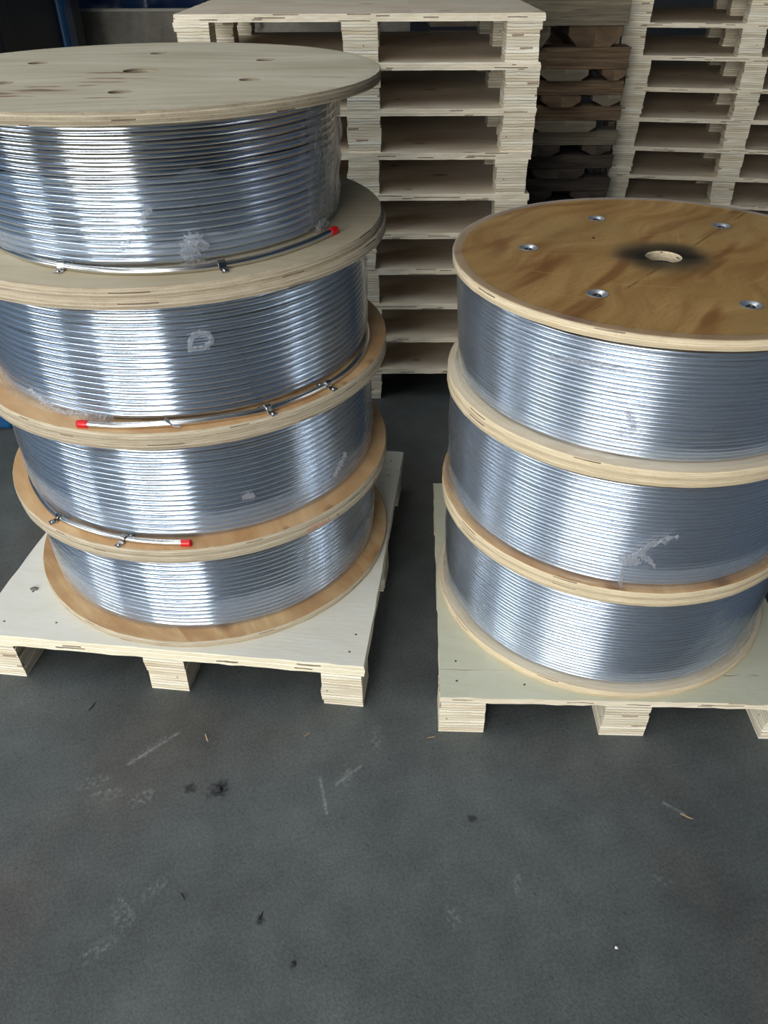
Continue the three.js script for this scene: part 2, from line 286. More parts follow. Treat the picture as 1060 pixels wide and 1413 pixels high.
// ---------------------------------------------------------------- reels of tubing
// flange disc: origin at the centre of its underside
const flangeCache = {};
function flange(rad, th, holes = [], turn = 0) {
  const key = [rad, th, holes.length, turn].join(); if (flangeCache[key]) return flangeCache[key];
  const s = new THREE.Shape(); const N = 144, pts = [];
  for (let i = 0; i < N; i++) { const a = i / N * 2 * Math.PI, r = rad - 0.0015 + 0.0007 * n2(Math.cos(a) * 9 + rad, Math.sin(a) * 9); pts.push(new THREE.Vector2(r * Math.cos(a), r * Math.sin(a))); }
  s.setFromPoints(pts);
  for (const [x, y, r] of holes) { const h = new THREE.Path(); h.absarc(x, y, r, 0, Math.PI * 2, true); s.holes.push(h); }
  const b = 0.0015;
  const g = new THREE.ExtrudeGeometry(s, { depth: th - 2 * b, bevelEnabled: true, bevelThickness: b, bevelSize: b, bevelOffset: 0, bevelSegments: 2, curveSegments: 24 });
  g.rotateX(Math.PI / 2); g.translate(0, th - b, 0); // shape y -> +z
  const p = g.attributes.position, uv = g.attributes.uv, n = g.attributes.normal, c = Math.cos(turn), sn = Math.sin(turn);
  for (const gr of g.groups) for (let i = gr.start; i < gr.start + gr.count; i += 3) {
    const side = gr.materialIndex === 1; let a0 = 0;
    for (let k = i; k < i + 3; k++) {
      const x = p.getX(k), y = p.getY(k), z = p.getZ(k), r = Math.hypot(x, z);
      if (!side) { uv.setXY(k, x * c + z * sn + 3.3, -x * sn + z * c + 1.7); continue; }
      let a = Math.atan2(z, x); if (k > i && a - a0 > Math.PI) a -= 2 * Math.PI; if (k > i && a0 - a > Math.PI) a += 2 * Math.PI; if (k === i) a0 = a;
      uv.setXY(k, a * Math.max(r, 0.2) * 0.9, clamp(y / th, 0.01, 0.99));
      if (r > rad * 0.9) { const m = y < b * 1.2 ? -0.5 : y > th - b * 1.2 ? 0.5 : 0; const L = Math.hypot(1, m); n.setXYZ(k, x / r / L, m / L, z / r / L); }
    }
  }
  return flangeCache[key] = g;
}
// one long tube wound layer on layer: a single helix
function coil(N, y0, y1, radius, wob, nseg = 132) {
  const pitch = (y1 - y0) / N, rt = pitch / 2 * 1.01, C = 8, pos = [], nor = [], idx = [], T = N * nseg, s = rr(0, 90);
  for (let i = 0; i <= T; i++) {
    const turn = i / nseg, k = Math.floor(turn), a = turn * 2 * Math.PI, ca = Math.cos(a), sa = Math.sin(a);
    const f = turn - k, y = y0 + pitch * (0.5 + (k + smooth(0.0, 1, f)) * (N - 1) / N) + wob * 0.6 * n3(ca * 1.4, sa * 1.4, k * 0.9 + s);
    const r = radius((y - y0) / (y1 - y0), a) - rt + wob * n3(ca * 2.2 + 9, sa * 2.2, k * 0.8 + s);
    for (let c = 0; c < C; c++) { const b = c / C * 2 * Math.PI, cb = Math.cos(b), sb = Math.sin(b); pos.push((r + rt * cb) * ca, y + rt * sb, (r + rt * cb) * sa); nor.push(cb * ca, sb, cb * sa); }
  }
  for (let i = 0; i < T; i++) for (let c = 0; c < C; c++) { const a = i * C + c, b = i * C + (c + 1) % C; idx.push(a, b, a + C, b, b + C, a + C); }
  for (const e of [0, T]) { const b = e * C; for (let c = 1; c < C - 1; c++) e ? idx.push(b, b + c, b + c + 1) : idx.push(b, b + c + 1, b + c); }
  const g = new THREE.BufferGeometry(); g.setAttribute('position', new THREE.Float32BufferAttribute(pos, 3)); g.setAttribute('normal', new THREE.Float32BufferAttribute(nor, 3)); g.setIndex(idx); return g;
}
// stretch film: a sleeve round the winding between heights, with a wavy edge
function sleeve(y0, y1, radius, o = {}) {
  const N = 168, K = 12, pos = [], uv = [], idx = [], s = rr(0, 90), { rag = 0.004, lift = 0.0035, wave = 0.0012, skirt = 0, a0 = 0, a1 = 360 } = o;
  for (let k = 0; k <= K; k++) for (let i = 0; i <= N; i++) {
    const a = R(mix(a0, a1, i / N)), ca = Math.cos(a), sa = Math.sin(a), v = k / K;
    const top = y1 + rag * (n2(ca * 2.5 + s, sa * 2.5) + 0.5 * n2(ca * 11, sa * 11 + s)), y = mix(y0, top, v);
    const r = radius(v, a) + lift + wave * n3(ca * 5 + s, sa * 5, v * 5) + 0.5 * wave * n3(ca * 14, sa * 14 + s, v * 9) + skirt * Math.pow(1 - v, 2);
    pos.push(r * ca, y, r * sa); uv.push(a * 0.42 + s, y * 1.6 + s);
  }
  for (let k = 0; k < K; k++) for (let i = 0; i < N; i++) { const a = k * (N + 1) + i, b = a + N + 1; idx.push(a, b, a + 1, b, b + 1, a + 1); }
  const g = new THREE.BufferGeometry(); g.setAttribute('position', new THREE.Float32BufferAttribute(pos, 3)); g.setAttribute('uv', new THREE.Float32BufferAttribute(uv, 2)); g.setIndex(idx); g.computeVertexNormals(); return g;
}
// a crumpled wisp of film lying on the winding: path of (degrees, height), half-width
function wisp(path, hw, radius) {
  const c = new THREE.CatmullRomCurve3(path.map(([d, y]) => new THREE.Vector3(R(d), y, 0))), wuv = [], N = 34, K = 7, pos = [], idx = [], s = rr(0, 90), p = new THREE.Vector3(), t = new THREE.Vector3();
  for (let i = 0; i <= N; i++) {
    c.getPoint(i / N, p); c.getTangent(i / N, t); const w = hw * (0.35 + 0.65 * Math.sin(Math.PI * clamp(i / N, 0.06, 0.94))) * (1 + 0.5 * n2(i * 0.5, s)), L = Math.hypot(t.x * radius, t.y) || 1;
    for (let k = 0; k <= K; k++) {
      const q = (k / K * 2 - 1) * w, a = p.x - q * t.y / L / radius, y = p.y + q * t.x * radius / L;
      const r = radius + 0.007 + 0.006 * n2(i * 0.9 + s, k * 0.9) + 0.005 * n2(i * 2.7, k * 3 + s);
      pos.push(r * Math.cos(a), y, r * Math.sin(a)); wuv.push(i * 0.05, k * 0.05 + s);
    }
  }
  for (let i = 0; i < N; i++) for (let k = 0; k < K; k++) { const a = i * (K + 1) + k; idx.push(a, a + K + 1, a + 1, a + 1, a + K + 1, a + K + 2); }
  const g = new THREE.BufferGeometry(); g.setAttribute('position', new THREE.Float32BufferAttribute(pos, 3)); g.setAttribute('uv', new THREE.Float32BufferAttribute(wuv, 2)); g.setIndex(idx); g.computeVertexNormals(); return g;
}
const polar = (r, d, y) => new THREE.Vector3(r * Math.cos(R(d)), y, r * Math.sin(R(d)));
const cupGeo = new THREE.LatheGeometry([[0.0088, -0.006], [0.0098, -0.0058], [0.0135, -0.0022], [0.0172, -0.0002], [0.019, 0.0012], [0.0202, 0.0012], [0.0208, 0.0004]].map(([x, y]) => new THREE.Vector2(x, y)), 40);
const socketGeo = new THREE.LatheGeometry([[0.0001, -0.0062], [0.0045, -0.0062], [0.0048, -0.0022], [0.0076, -0.0016], [0.0086, -0.0028], [0.0088, -0.0065]].map(([x, y]) => new THREE.Vector2(x, y)), 6);
const nutGeo = new THREE.LatheGeometry([[0.0001, 0.004], [0.006, 0.004], [0.0105, 0.003], [0.011, -0.004], [0.0215, -0.0045], [0.0215, -0.006]].map(([x, y]) => new THREE.Vector2(x, y)), 24);
// saddle clamp across the tube: strap over it and two feet, each with a screw
function clampOn(parent, r, d, y, tubeR, slew = 0) {
  const g = new THREE.Group(); g.name = 'tube_clamp'; g.position.copy(polar(r, d, y)); g.rotation.y = -R(d) + slew; parent.add(g); // local x points outwards
  const o = tubeR + 0.0012, pts = [];
  pts.push([-0.025, 0.001], [-0.0125, 0.001], [-o - 0.001, 0.003]);
  for (let i = 0; i <= 8; i++) { const a = Math.PI * (1 - i / 8); pts.push([o * Math.cos(a), tubeR + o * Math.sin(a)]); }
  pts.push([o + 0.001, 0.003], [0.0125, 0.001], [0.025, 0.001]);
  const sh = new THREE.Shape(); pts.forEach(([x, yy], i) => i ? sh.lineTo(x, yy + 0.0012) : sh.moveTo(x, yy + 0.0012)); [...pts].reverse().forEach(([x, yy]) => sh.lineTo(x, yy - 0.0006));
  part('strap', new THREE.ExtrudeGeometry(sh, { depth: 0.014, bevelEnabled: true, bevelSize: 0.0004, bevelThickness: 0.0004, bevelSegments: 1 }).translate(0, 0, -0.007), M.clamp, g);
  const sc = new THREE.LatheGeometry([[0.0001, 0.0052], [0.0024, 0.005], [0.0045, 0.0035], [0.0048, 0.002], [0.0048, 0.0]].map(([x, yy]) => new THREE.Vector2(x, yy)), 14);
  for (const s of [-1, 1]) part('screw', sc, M.clamp, g).position.set(s * 0.0185, 0.001, 0);
}
// the loose end of a winding lying on the flange, with its red cap
function tail(parent, pts, tubeR, capAt) {
  const c = new THREE.CatmullRomCurve3(pts);
  const m = part('tube_end', new THREE.TubeGeometry(c, 90, tubeR, 12), M.tube, parent, 'loose end of the tubing laid on the flange');
  const e = c.getPoint(1), t = c.getTangent(1), L = 0.024;
  const cap = part('end_cap', new THREE.LatheGeometry([[tubeR * 1.02, 0], [tubeR * 1.2, 0.0004], [tubeR * 1.22, L * 0.8], [tubeR * 1.05, L * 0.95], [0.0001, L]].map(([x, y]) => new THREE.Vector2(x, y)), 24), M.cap, m, 'red plastic end cap');
  cap.position.copy(e).addScaledVector(t, -0.014); cap.quaternion.setFromUnitVectors(new THREE.Vector3(0, 1, 0), t);
}
function reel(o) {
  // y: floor height of its underside, h: whole height, rad: flange radius
  const { x, y, z, h, rad, wind, N, tf = 0.02, label, group, bot, top, rim, rimTop = rim, holes = [], turnTop = 0, turnBot = 0, wob = 0.0012 } = o;
  const t = thing('tubing_reel', [x, y, z], 0, label, 'reel', group);
  part('flange', flange(rad, tf, [], turnBot), [bot, rim], t);
  part('flange', flange(rad, tf, holes, turnTop), [top, rimTop], t).position.y = h - tf;
  const y0 = tf + 0.001, y1 = h - tf - 0.001, rIn = wind(0.5, 0) - 0.03;
  part('drum', new THREE.CylinderGeometry(rIn, rIn, y1 - y0, 96, 1, !!o.open), M.inner, t);
  t.children[t.children.length - 1].position.y = (y0 + y1) / 2;
  part('tube_winding', coil(N, y0, y1, wind, wob), o.fine ? M.coilFine : M.coil, t, 'shiny steel tubing wound in tight layers');
  return t;
}
// bulged winding profiles (v from bottom to top, a angle)
const bulge = (r0, r1, b = 0.004) => (v) => mix(r0, r1, v) + b * Math.sin(Math.PI * v);
const GL = 'reels stacked on the left pallet', GR = 'reels stacked on the right pallet';
const tr = 0.0068;

// --- left stack, bottom to top
const L1w = bulge(0.446, 0.449), L2w = bulge(0.446, 0.446), L3w = bulge(0.441, 0.438), L4w = bulge(0.381, 0.396);
const L1 = reel({ x: -0.484, y: 0.1512, z: -1.847, h: 0.2904, rad: 0.492, wind: L1w, N: 18, bot: M.flangeGold, top: M.flangeTan, rim: M.rimA, rimTop: M.rimRed, turnBot: 0.9,
  label: 'lowest reel of the left stack, lying directly on the pallet deck', group: GL });
const L2 = reel({ x: -0.4845, y: 0.4416, z: -1.8435, h: 0.3017, rad: 0.492, wind: L2w, N: 18, bot: M.flangeTan, top: M.flangeTan, rim: M.rimA, rimTop: M.rimB, turnBot: 1.15,
  label: 'second reel from the floor in the left stack, capped tube end at its lower left', group: GL });
const L3 = reel({ x: -0.4838, y: 0.7433, z: -1.841, h: 0.2959, rad: 0.492, wind: L3w, N: 18, bot: M.flangeTan, top: M.flangePale, rim: M.rimA, rimTop: M.rimB, turnBot: 0.75,
  label: 'third reel from the floor in the left stack, capped tube end curving round its right', group: GL });
const ring = (cx, cz, r, angs, hr) => angs.map((d) => [cx + r * Math.cos(R(d)), cz + r * Math.sin(R(d)), hr]);
const L4h = ring(0.0, 0.012, 0.277, [-155.5, -95.5, -31.5, 30, 84, 143], 0.0215);
const greyTop = (() => { // the weathered top face, one metre a tile, with its own brown stains
  const st = [[-0.053, 0.05, .075, .016], [-0.032, 0.126, .05, .012], [-0.04, 0.172, .06, .009], [0.03, 0.13, .05, .007], [-0.13, 0.226, .05, .01], [-0.05, 0.216, .03, .009], [-0.12, 0.268, .07, .02], [-0.215, 0.3, .1, .022], [-0.17, 0.33, .08, .012], [-0.33, 0.36, .14, .016], [0.02, 0.35, .05, .006], [0.3, -0.01, .006, .004], [0.36, 0.13, .09, .003]];
  return tex(1024, 1024, (u, v) => {
    const x = u - 0.5, z = v - 0.5; let t = 0.55 + 0.3 * fbm(u * 1.6, v * 21 + 0.8 * n2(u * 2, v * 2), 4) + 0.22 * fbm(u * 2 + 9, v * 3, 3) + 0.08 * n2(u * 20, v * 300);
    if (n2(u * 36, v * 190) > 0.76) t -= 0.16;
    let c = lerp3([160, 148, 122], [210, 204, 184], clamp(t));
    for (const [sx, sz, a, b] of st) { const d = Math.hypot((x - sx) / a, (z - sz) / b) + 0.35 * n2(x * 18, z * 70); if (d < 1) c = lerp3(c, [112, 78, 58], smooth(1, 0.15, d) * 0.72); }
    const e = Math.hypot(x, z); c = lerp3(c, [150, 140, 122], smooth(0.455, 0.492, e) * 0.35 * (0.6 + n2(x * 30, z * 30)));
    return c;
  }, { wrap: THREE.RepeatWrapping });
})();
greyTop.offset.set(0.5 - 3.3, 0.5 - 1.7);
const L4 = reel({ x: -0.4895, y: 1.0392, z: -1.838, h: 0.3003, rad: 0.488, wind: L4w, N: 17, bot: M.flangePale, top: std({ map: greyTop, bumpMap: bumpWood, bumpScale: 0.0002 }), rim: M.rimB, rimTop: M.rimD, holes: [...L4h, [0.0, 0.02, 0.036]],
  label: 'topmost reel of the left stack, grey weathered plywood top with six bolt recesses', group: GL });
for (const [hx, hz] of L4h) part('bolt', nutGeo, M.darkSteel, L4).position.set(hx, 0.3003 - 0.0145, hz);
{
  const y = 0.02 + tr;
  tail(L4, [polar(0.372, 160, y + 0.012), polar(0.374, 150, y + 0.006), polar(0.381, 140, y), polar(0.393, 117, y), polar(0.403, 105, y), polar(0.416, 93, y), polar(0.424, 83, y), polar(0.43, 73, y), polar(0.432, 64, y), polar(0.431, 52, y), polar(0.427, 37, y), polar(0.429, 25, y)], tr);
  clampOn(L4, 0.401, 105.5, 0.0202, tr, 0.12); clampOn(L4, 0.432, 64, 0.0202, tr, 0.02);
  tail(L3, [polar(0.432, -28, y + 0.03), polar(0.436, -14, y + 0.012), polar(0.449, 7, y), polar(0.461, 25, y), polar(0.468, 40, y), polar(0.473, 59, y), polar(0.466, 72, y), polar(0.467, 83, y), polar(0.474, 96, y), polar(0.479, 105, y)], tr);
  clampOn(L3, 0.468, 39.7, 0.0202, tr, 0.1); clampOn(L3, 0.472, 59, 0.0202, tr, 0.25);
  const scrap = new THREE.BoxGeometry(0.03, 0.0012, 0.012, 6, 1, 1), sp = scrap.attributes.position;
  for (let i = 0; i < sp.count; i++) { const sx = sp.getX(i); sp.setY(i, sp.getY(i) + 0.006 + (sx < 0 ? -sx * 0.9 : -sx * 0.2)); }
  scrap.computeVertexNormals(); part('broken_clamp', scrap, M.zinc, L3, 'bent loose half of a clamp').position.copy(polar(0.472, 82.5, 0.021));
  tail(L2, [polar(0.444, 160, y + 0.02), polar(0.45, 148, y + 0.008), polar(0.462, 128, y), polar(0.464, 113, y), polar(0.467, 102, y), polar(0.47, 92, y), polar(0.475, 84.5, y)], tr);
  clampOn(L2, 0.463, 126, 0.0202, tr, -0.3); clampOn(L2, 0.467, 102.3, 0.0202, tr, -0.35);
}
// stretch film on the left reels
const fold = (w) => (v, a) => w(v);
const fL4 = part('stretch_film', sleeve(0.028, 0.175, (v, a) => L4w(v * 0.55), { rag: 0.014 }), M.film, L4);
for (const [path, hw] of [[[[78.5, 0.128], [80.7, 0.12], [83, 0.095], [87, 0.066], [89, 0.058]], 0.007], [[[66, 0.05], [69, 0.066], [71, 0.05], [73, 0.04]], 0.016], [[[76, 0.018], [73.3, 0.022], [70, 0.03], [66, 0.022], [63, 0.026]], 0.006], [[[28, 0.03], [24, 0.034], [20, 0.028]], 0.012]]) part('film_wisp', wisp(path, hw, 0.392), M.filmTuft, fL4);
part('stretch_film', sleeve(0.024, 0.07, (v) => L4w(v * 0.2), { rag: 0.012, lift: 0.006, wave: 0.002 }), M.filmMilky, L4);
const fL3 = part('stretch_film', sleeve(0.025, 0.268, L3w, { rag: 0.006 }), M.film, L3);
for (const [path, hw] of [[[[76, 0.17], [75, 0.195], [72.5, 0.205], [70, 0.19], [72, 0.176], [75.5, 0.175]], 0.006], [[[124, 0.06], [118, 0.035], [111, 0.024]], 0.005], [[[112, 0.03], [104, 0.026], [98, 0.03]], 0.01]]) part('film_wisp', wisp(path, hw, 0.444), M.filmTuft, fL3);
part('stretch_film', sleeve(0.022, 0.05, (v) => L3w(v * 0.2), { rag: 0.008, lift: 0.005, skirt: 0.012, a0: 100, a1: 165 }), M.filmMilky, L3);
const fL2 = part('stretch_film', sleeve(0.025, 0.276, L2w, { rag: 0.006 }), M.film, L2);
for (const [path, hw] of [[[[37, 0.07], [34.5, 0.09], [32, 0.1], [31, 0.115]], 0.008], [[[68, 0.112], [66, 0.116], [64.5, 0.11]], 0.007]]) part('film_wisp', wisp(path, hw, 0.45), M.filmTuft, fL2);
part('stretch_film', sleeve(0.024, 0.09, (v) => L2w(v * 0.3), { rag: 0.01, lift: 0.006 }), M.filmMilky, L2);
part('stretch_film', sleeve(0.025, 0.268, L1w, { rag: 0.006 }), M.film, L1);
part('stretch_film', sleeve(0.024, 0.11, (v) => L1w(v * 0.35), { rag: 0.01, lift: 0.006 }), M.filmMilky, L1);

part('stretch_film', sleeve(0.026, 0.274, L4w, { rag: 0.004, lift: 0.006, wave: 0.005, a0: -60, a1: 30 }), film({ roughness: 0.4, color: new THREE.Color(0.98, 0.96, 0.9) }), L4, 'crinkled yellowish end of the film');
// --- right stack
const R1w = bulge(0.404, 0.41), R2w = bulge(0.408, 0.416), R3w = bulge(0.398, 0.414);
const R1 = reel({ x: 0.578, y: 0.1278, z: -1.637, h: 0.3115, rad: 0.429, wind: R1w, N: 27, bot: M.flangeFaded, top: M.flangeGold, rim: M.rimC, turnBot: 0.5, wob: 0.0011, fine: true,
  label: 'lowest reel of the right stack, fine tubing, lying directly on the pallet deck', group: GR });
const R2 = reel({ x: 0.577, y: 0.4393, z: -1.634, h: 0.3057, rad: 0.429, wind: R2w, N: 27, bot: M.flangeGold, top: M.flangeTan, rim: M.rimC, turnBot: 1.3, wob: 0.0011, fine: true,
  label: 'middle reel of the right stack, between two double plywood flanges', group: GR });
const R3h = ring(0.004, 0.012, 0.277, [-107, -47, -168, 131.5, 73.5, 13], 0.0205);
const brownTop = (() => { // varnished brown plywood: grain runs obliquely; burnt, oily ring round the hole
  const scr = []; for (let i = 0; i < 26; i++) { const a = rr(-0.9, 0.5), l = rr(0.02, 0.09), x = rr(-0.36, 0.36), z = rr(-0.36, 0.36); scr.push([x, z, x + l * Math.cos(a), z + l * Math.sin(a)]); }
  scr.push([0.06, -0.07, 0.08, -0.15], [0.22, -0.1, 0.27, -0.02], [0.25, -0.14, 0.3, -0.04], [-0.3, -0.12, -0.2, -0.1], [0.0, -0.12, 0.05, -0.14], [-0.02, 0.19, -0.14, 0.17]);
  return tex(1024, 1024, (u, v) => {
    const x = u - 0.5, z = v - 0.5, p = x * 0.64 - z * 0.77, q = x * 0.77 + z * 0.64; // p along the grain
    let t = 0.5 + 0.42 * fbm(p * 2.0 + 3, q * 15 + 0.9 * n2(p * 3, q * 3), 4) + 0.3 * fbm(p * 1.6 + 30, q * 4.6, 3) + 0.12 * fbm(p * 14, q * 120, 2);
    let c = lerp3([136, 98, 52], [192, 156, 100], clamp(t));
    const dk = smooth(0.12, 0.5, fbm(p * 1.5 + 70, q * 8, 3)); c = lerp3(c, [112, 70, 36], dk * 0.6);
    const gn = smooth(0.05, 0.45, fbm(x * 2.3 + 12, z * 2.3 + 4, 3)); c = lerp3(c, [158, 132, 84], gn * 0.45);
    if (q > 0.03 && q < 0.034) c = lerp3(c, [84, 52, 30], 0.5 * clamp(0.6 + n2(p * 9, 2)));
    if (n2(p * 30, q * 170) > 0.78) c = lerp3(c, [112, 74, 40], 0.35);
    for (const [ax, az, bx, bz] of scr) {
      if (x < Math.min(ax, bx) - 0.006 || x > Math.max(ax, bx) + 0.006 || z < Math.min(az, bz) - 0.006 || z > Math.max(az, bz) + 0.006) continue;
      const L2 = (bx - ax) ** 2 + (bz - az) ** 2, s = clamp(((x - ax) * (bx - ax) + (z - az) * (bz - az)) / L2), d = Math.hypot(x - ax - s * (bx - ax), z - az - s * (bz - az));
      c = lerp3(c, [196, 158, 108], smooth(0.0022, 0.0004, d) * 0.55);
    }
    const h = Math.hypot(x - 0.002, z - 0.016), ringD = smooth(0.125, 0.04, h + 0.006 * n2(x * 12, z * 12)), rk = smooth(0.1, 0.02, Math.abs(h - 0.045) + 0.02 * n2(x * 10 + 3, z * 10)); c = lerp3(c, [112, 98, 72], ringD * 0.8); c = lerp3(c, [36, 30, 22], rk * ringD * clamp(0.55 + 0.5 * Math.abs(x - 0.002) / Math.max(h, 0.01) * 0.9 - (z > 0.03 ? 0.25 : 0)));
    const e = Math.hypot(x, z); if (e < 0.3 && Math.hypot(x + 0.115, z + 0.11) < 0.0042) c = [40, 28, 20];
    return c;
  });
})();
brownTop.offset.set(0.5 - 3.3, 0.5 - 1.7);
const R3 = reel({ x: 0.5765, y: 0.745, z: -1.6255, h: 0.2786, rad: 0.429, wind: R3w, N: 26, bot: M.flangeFaded, top: std({ map: brownTop, roughness: 0.5, bumpMap: bumpWood, bumpScale: 0.0002 }), rim: M.rimC, holes: [...R3h, [0.002, 0.016, 0.0365]], wob: 0.0011, fine: true,
  label: 'topmost reel of the right stack, brown plywood top with six zinc cup washers', group: GR });
for (const [hx, hz] of R3h) { const c = part('cup_washer', cupGeo, M.zinc, R3); c.position.set(hx, 0.2786, hz); part('socket_bolt', socketGeo, M.darkSteel, c); }
{ // film drawn over the rim of the top flange
  const pos = [], uv = [], idx = [], N = 168, prof = [[0.411, 0.2797], [0.414, 0.2799], [0.421, 0.28], [0.4295, 0.2796], [0.4308, 0.276]];
  for (let k = 0; k < prof.length; k++) for (let i = 0; i <= N; i++) { const a = i / N * 2 * Math.PI, r = prof[k][0] - (k ? 0 : 0.002 * (0.5 + n2(Math.cos(a) * 5, Math.sin(a) * 5))), y = prof[k][1] + 0.0003 * n2(a * 40, k); pos.push(r * Math.cos(a), y, r * Math.sin(a)); uv.push(a * 0.5, k * 0.05); }
  for (let k = 0; k < prof.length - 1; k++) for (let i = 0; i < N; i++) { const a = k * (N + 1) + i, b = a + N + 1; idx.push(a, a + 1, b, b, a + 1, b + 1); }
  const g = new THREE.BufferGeometry(); g.setAttribute('position', new THREE.Float32BufferAttribute(pos, 3)); g.setAttribute('uv', new THREE.Float32BufferAttribute(uv, 2)); g.setIndex(idx); g.computeVertexNormals();
  part('rim_film', g, film({ roughness: 0.62, color: new THREE.Color(0.97, 0.96, 0.95), bumpScale: 0.0003 }), R3, 'greyish film drawn over the rim');
}
const fR3 = part('stretch_film', sleeve(0.03, 0.257, R3w, { rag: 0.004, wave: 0.002 }), M.filmBlue, R3);
for (const [path, hw] of [[[[131, 0.2], [124, 0.205], [118, 0.21], [112, 0.205]], 0.004], [[[110, 0.13], [108.5, 0.115], [107.5, 0.095], [111, 0.085]], 0.008]]) part('film_wisp', wisp(path, hw, 0.414), M.filmTuft, fR3);
part('stretch_film', sleeve(0.021, 0.05, (v) => R3w(v * 0.2), { rag: 0.003, lift: 0.005, skirt: 0.01 }), M.filmMilky, R3);
const fR2 = part('stretch_film', sleeve(0.03, 0.284, R2w, { rag: 0.004, wave: 0.002 }), M.filmBlue, R2);
for (const [path, hw] of [[[[103, 0.085], [101, 0.1], [98, 0.135], [93.4, 0.16], [90, 0.17]], 0.006], [[[102, 0.11], [99, 0.118], [96, 0.106], [94, 0.09]], 0.005], [[[104, 0.098], [101, 0.102], [98, 0.098]], 0.01], [[[101.9, 0.07], [102.2, 0.05], [101.6, 0.026]], 0.004]]) part('film_wisp', wisp(path, hw, 0.42), M.filmTuft, fR2);
part('stretch_film', sleeve(0.021, 0.072, (v) => R2w(v * 0.25), { rag: 0.003, lift: 0.006, skirt: 0.008 }), M.filmMilky, R2);
part('stretch_film', sleeve(0.03, 0.29, R1w, { rag: 0.004, wave: 0.002 }), M.filmBlue, R1);
part('stretch_film', sleeve(0.021, 0.06, (v) => R1w(v * 0.2), { rag: 0.003, lift: 0.005, skirt: 0.008 }), M.filmMilky, R1);

// ---------------------------------------------------------------- old dark pallets between the two pale stacks
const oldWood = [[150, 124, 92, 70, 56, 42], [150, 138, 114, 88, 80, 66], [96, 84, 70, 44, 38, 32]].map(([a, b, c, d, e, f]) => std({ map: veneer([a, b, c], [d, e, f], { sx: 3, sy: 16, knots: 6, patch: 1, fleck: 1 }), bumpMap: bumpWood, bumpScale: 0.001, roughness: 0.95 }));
// a plank seen end on, its lower corners cut away; runs towards -z
function tabPlank(w, h, len, cut) {
  const s = new THREE.Shape(); s.moveTo(-w / 2, h); s.lineTo(w / 2, h); s.lineTo(w / 2, h * 0.55); s.lineTo(w / 2 - cut, 0); s.lineTo(-w / 2 + cut, 0); s.lineTo(-w / 2, h * 0.55); s.closePath();
  return new THREE.ExtrudeGeometry(s, { depth: len, bevelEnabled: true, bevelSize: 0.002, bevelThickness: 0.002, bevelSegments: 1 }).translate(0, 0, -len);
}
const oldNames = ['topmost, under the grey beam', 'second from the top', 'third from the top', 'fourth from the top', 'fifth from the top', 'sixth from the top', 'seventh from the top', 'eighth from the top', 'ninth from the top', 'lowest, on the timber runner'];
const tabs = [[0.08, 0.24, 0.46, 0.22], [0.02, 0.22, 0.3, 0.2, 0.62, 0.22], [0.1, 0.24, 0.52, 0.2], [0.04, 0.16, 0.36, 0.24, 0.7, 0.18], [0.12, 0.2, 0.5, 0.26], [0.02, 0.2, 0.4, 0.22, 0.74, 0.14], [0.14, 0.22, 0.48, 0.3], [0.08, 0.22, 0.51, 0.18, 0.76, 0.13], [0.06, 0.24, 0.5, 0.22, 0.79, 0.11], [0.28, 0.23, 0.6, 0.245]];
for (let k = 0; k < 10; k++) {
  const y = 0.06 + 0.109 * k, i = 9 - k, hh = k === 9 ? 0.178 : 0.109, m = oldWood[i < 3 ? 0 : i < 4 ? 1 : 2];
  const t = thing('old_pallet', [0.25 + rr(-0.015, 0.015), y, -4.2 + rr(-0.02, 0.02)], rr(-0.01, 0.01), `weathered brown timber pallet, ${oldNames[i]} in the narrow dark stack`, 'pallet', 'old pallets stacked between the pale ones');
  // long facing board along the front, and the planks that lie across it
  const ph = k === 9 ? 0.088 : 0.06;
  part('face_board', board(0.9, ph, 0.13, { jag: 0.004 }), m, t);
  part('face_board', board(0.9, ph, 0.11, { jag: 0.004 }).translate(0, 0, -0.7), m, t);
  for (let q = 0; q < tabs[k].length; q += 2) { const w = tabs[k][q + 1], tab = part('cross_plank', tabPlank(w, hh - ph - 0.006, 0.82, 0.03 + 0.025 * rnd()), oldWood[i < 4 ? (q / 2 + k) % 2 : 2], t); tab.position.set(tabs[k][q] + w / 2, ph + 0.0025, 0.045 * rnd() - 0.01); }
}
{
  const t = thing('timber_beam', [0.22, 1.1, -4.15], 0.02, 'thick weathered grey beam lying on top of the old dark pallets', 'beam');
  t.position.y = 0.06 + 0.109 * 9 + 0.179;
  part('beam_body', board(0.9, 0.095, 0.3, { jag: 0.003 }), oldWood[1], t);
  part('ledge', board(0.9, 0.055, 0.22, { jag: 0.003 }).translate(0, 0.0955, -0.06), oldWood[1], t);
  const q = thing('timber_runner', [0.24, 0, -4.19], 0, 'dark timber runner on the floor carrying the old pallet stack', 'timber');
  part('runner', board(0.88, 0.058, 0.9, { jag: 0.003 }), oldWood[2], q);
}

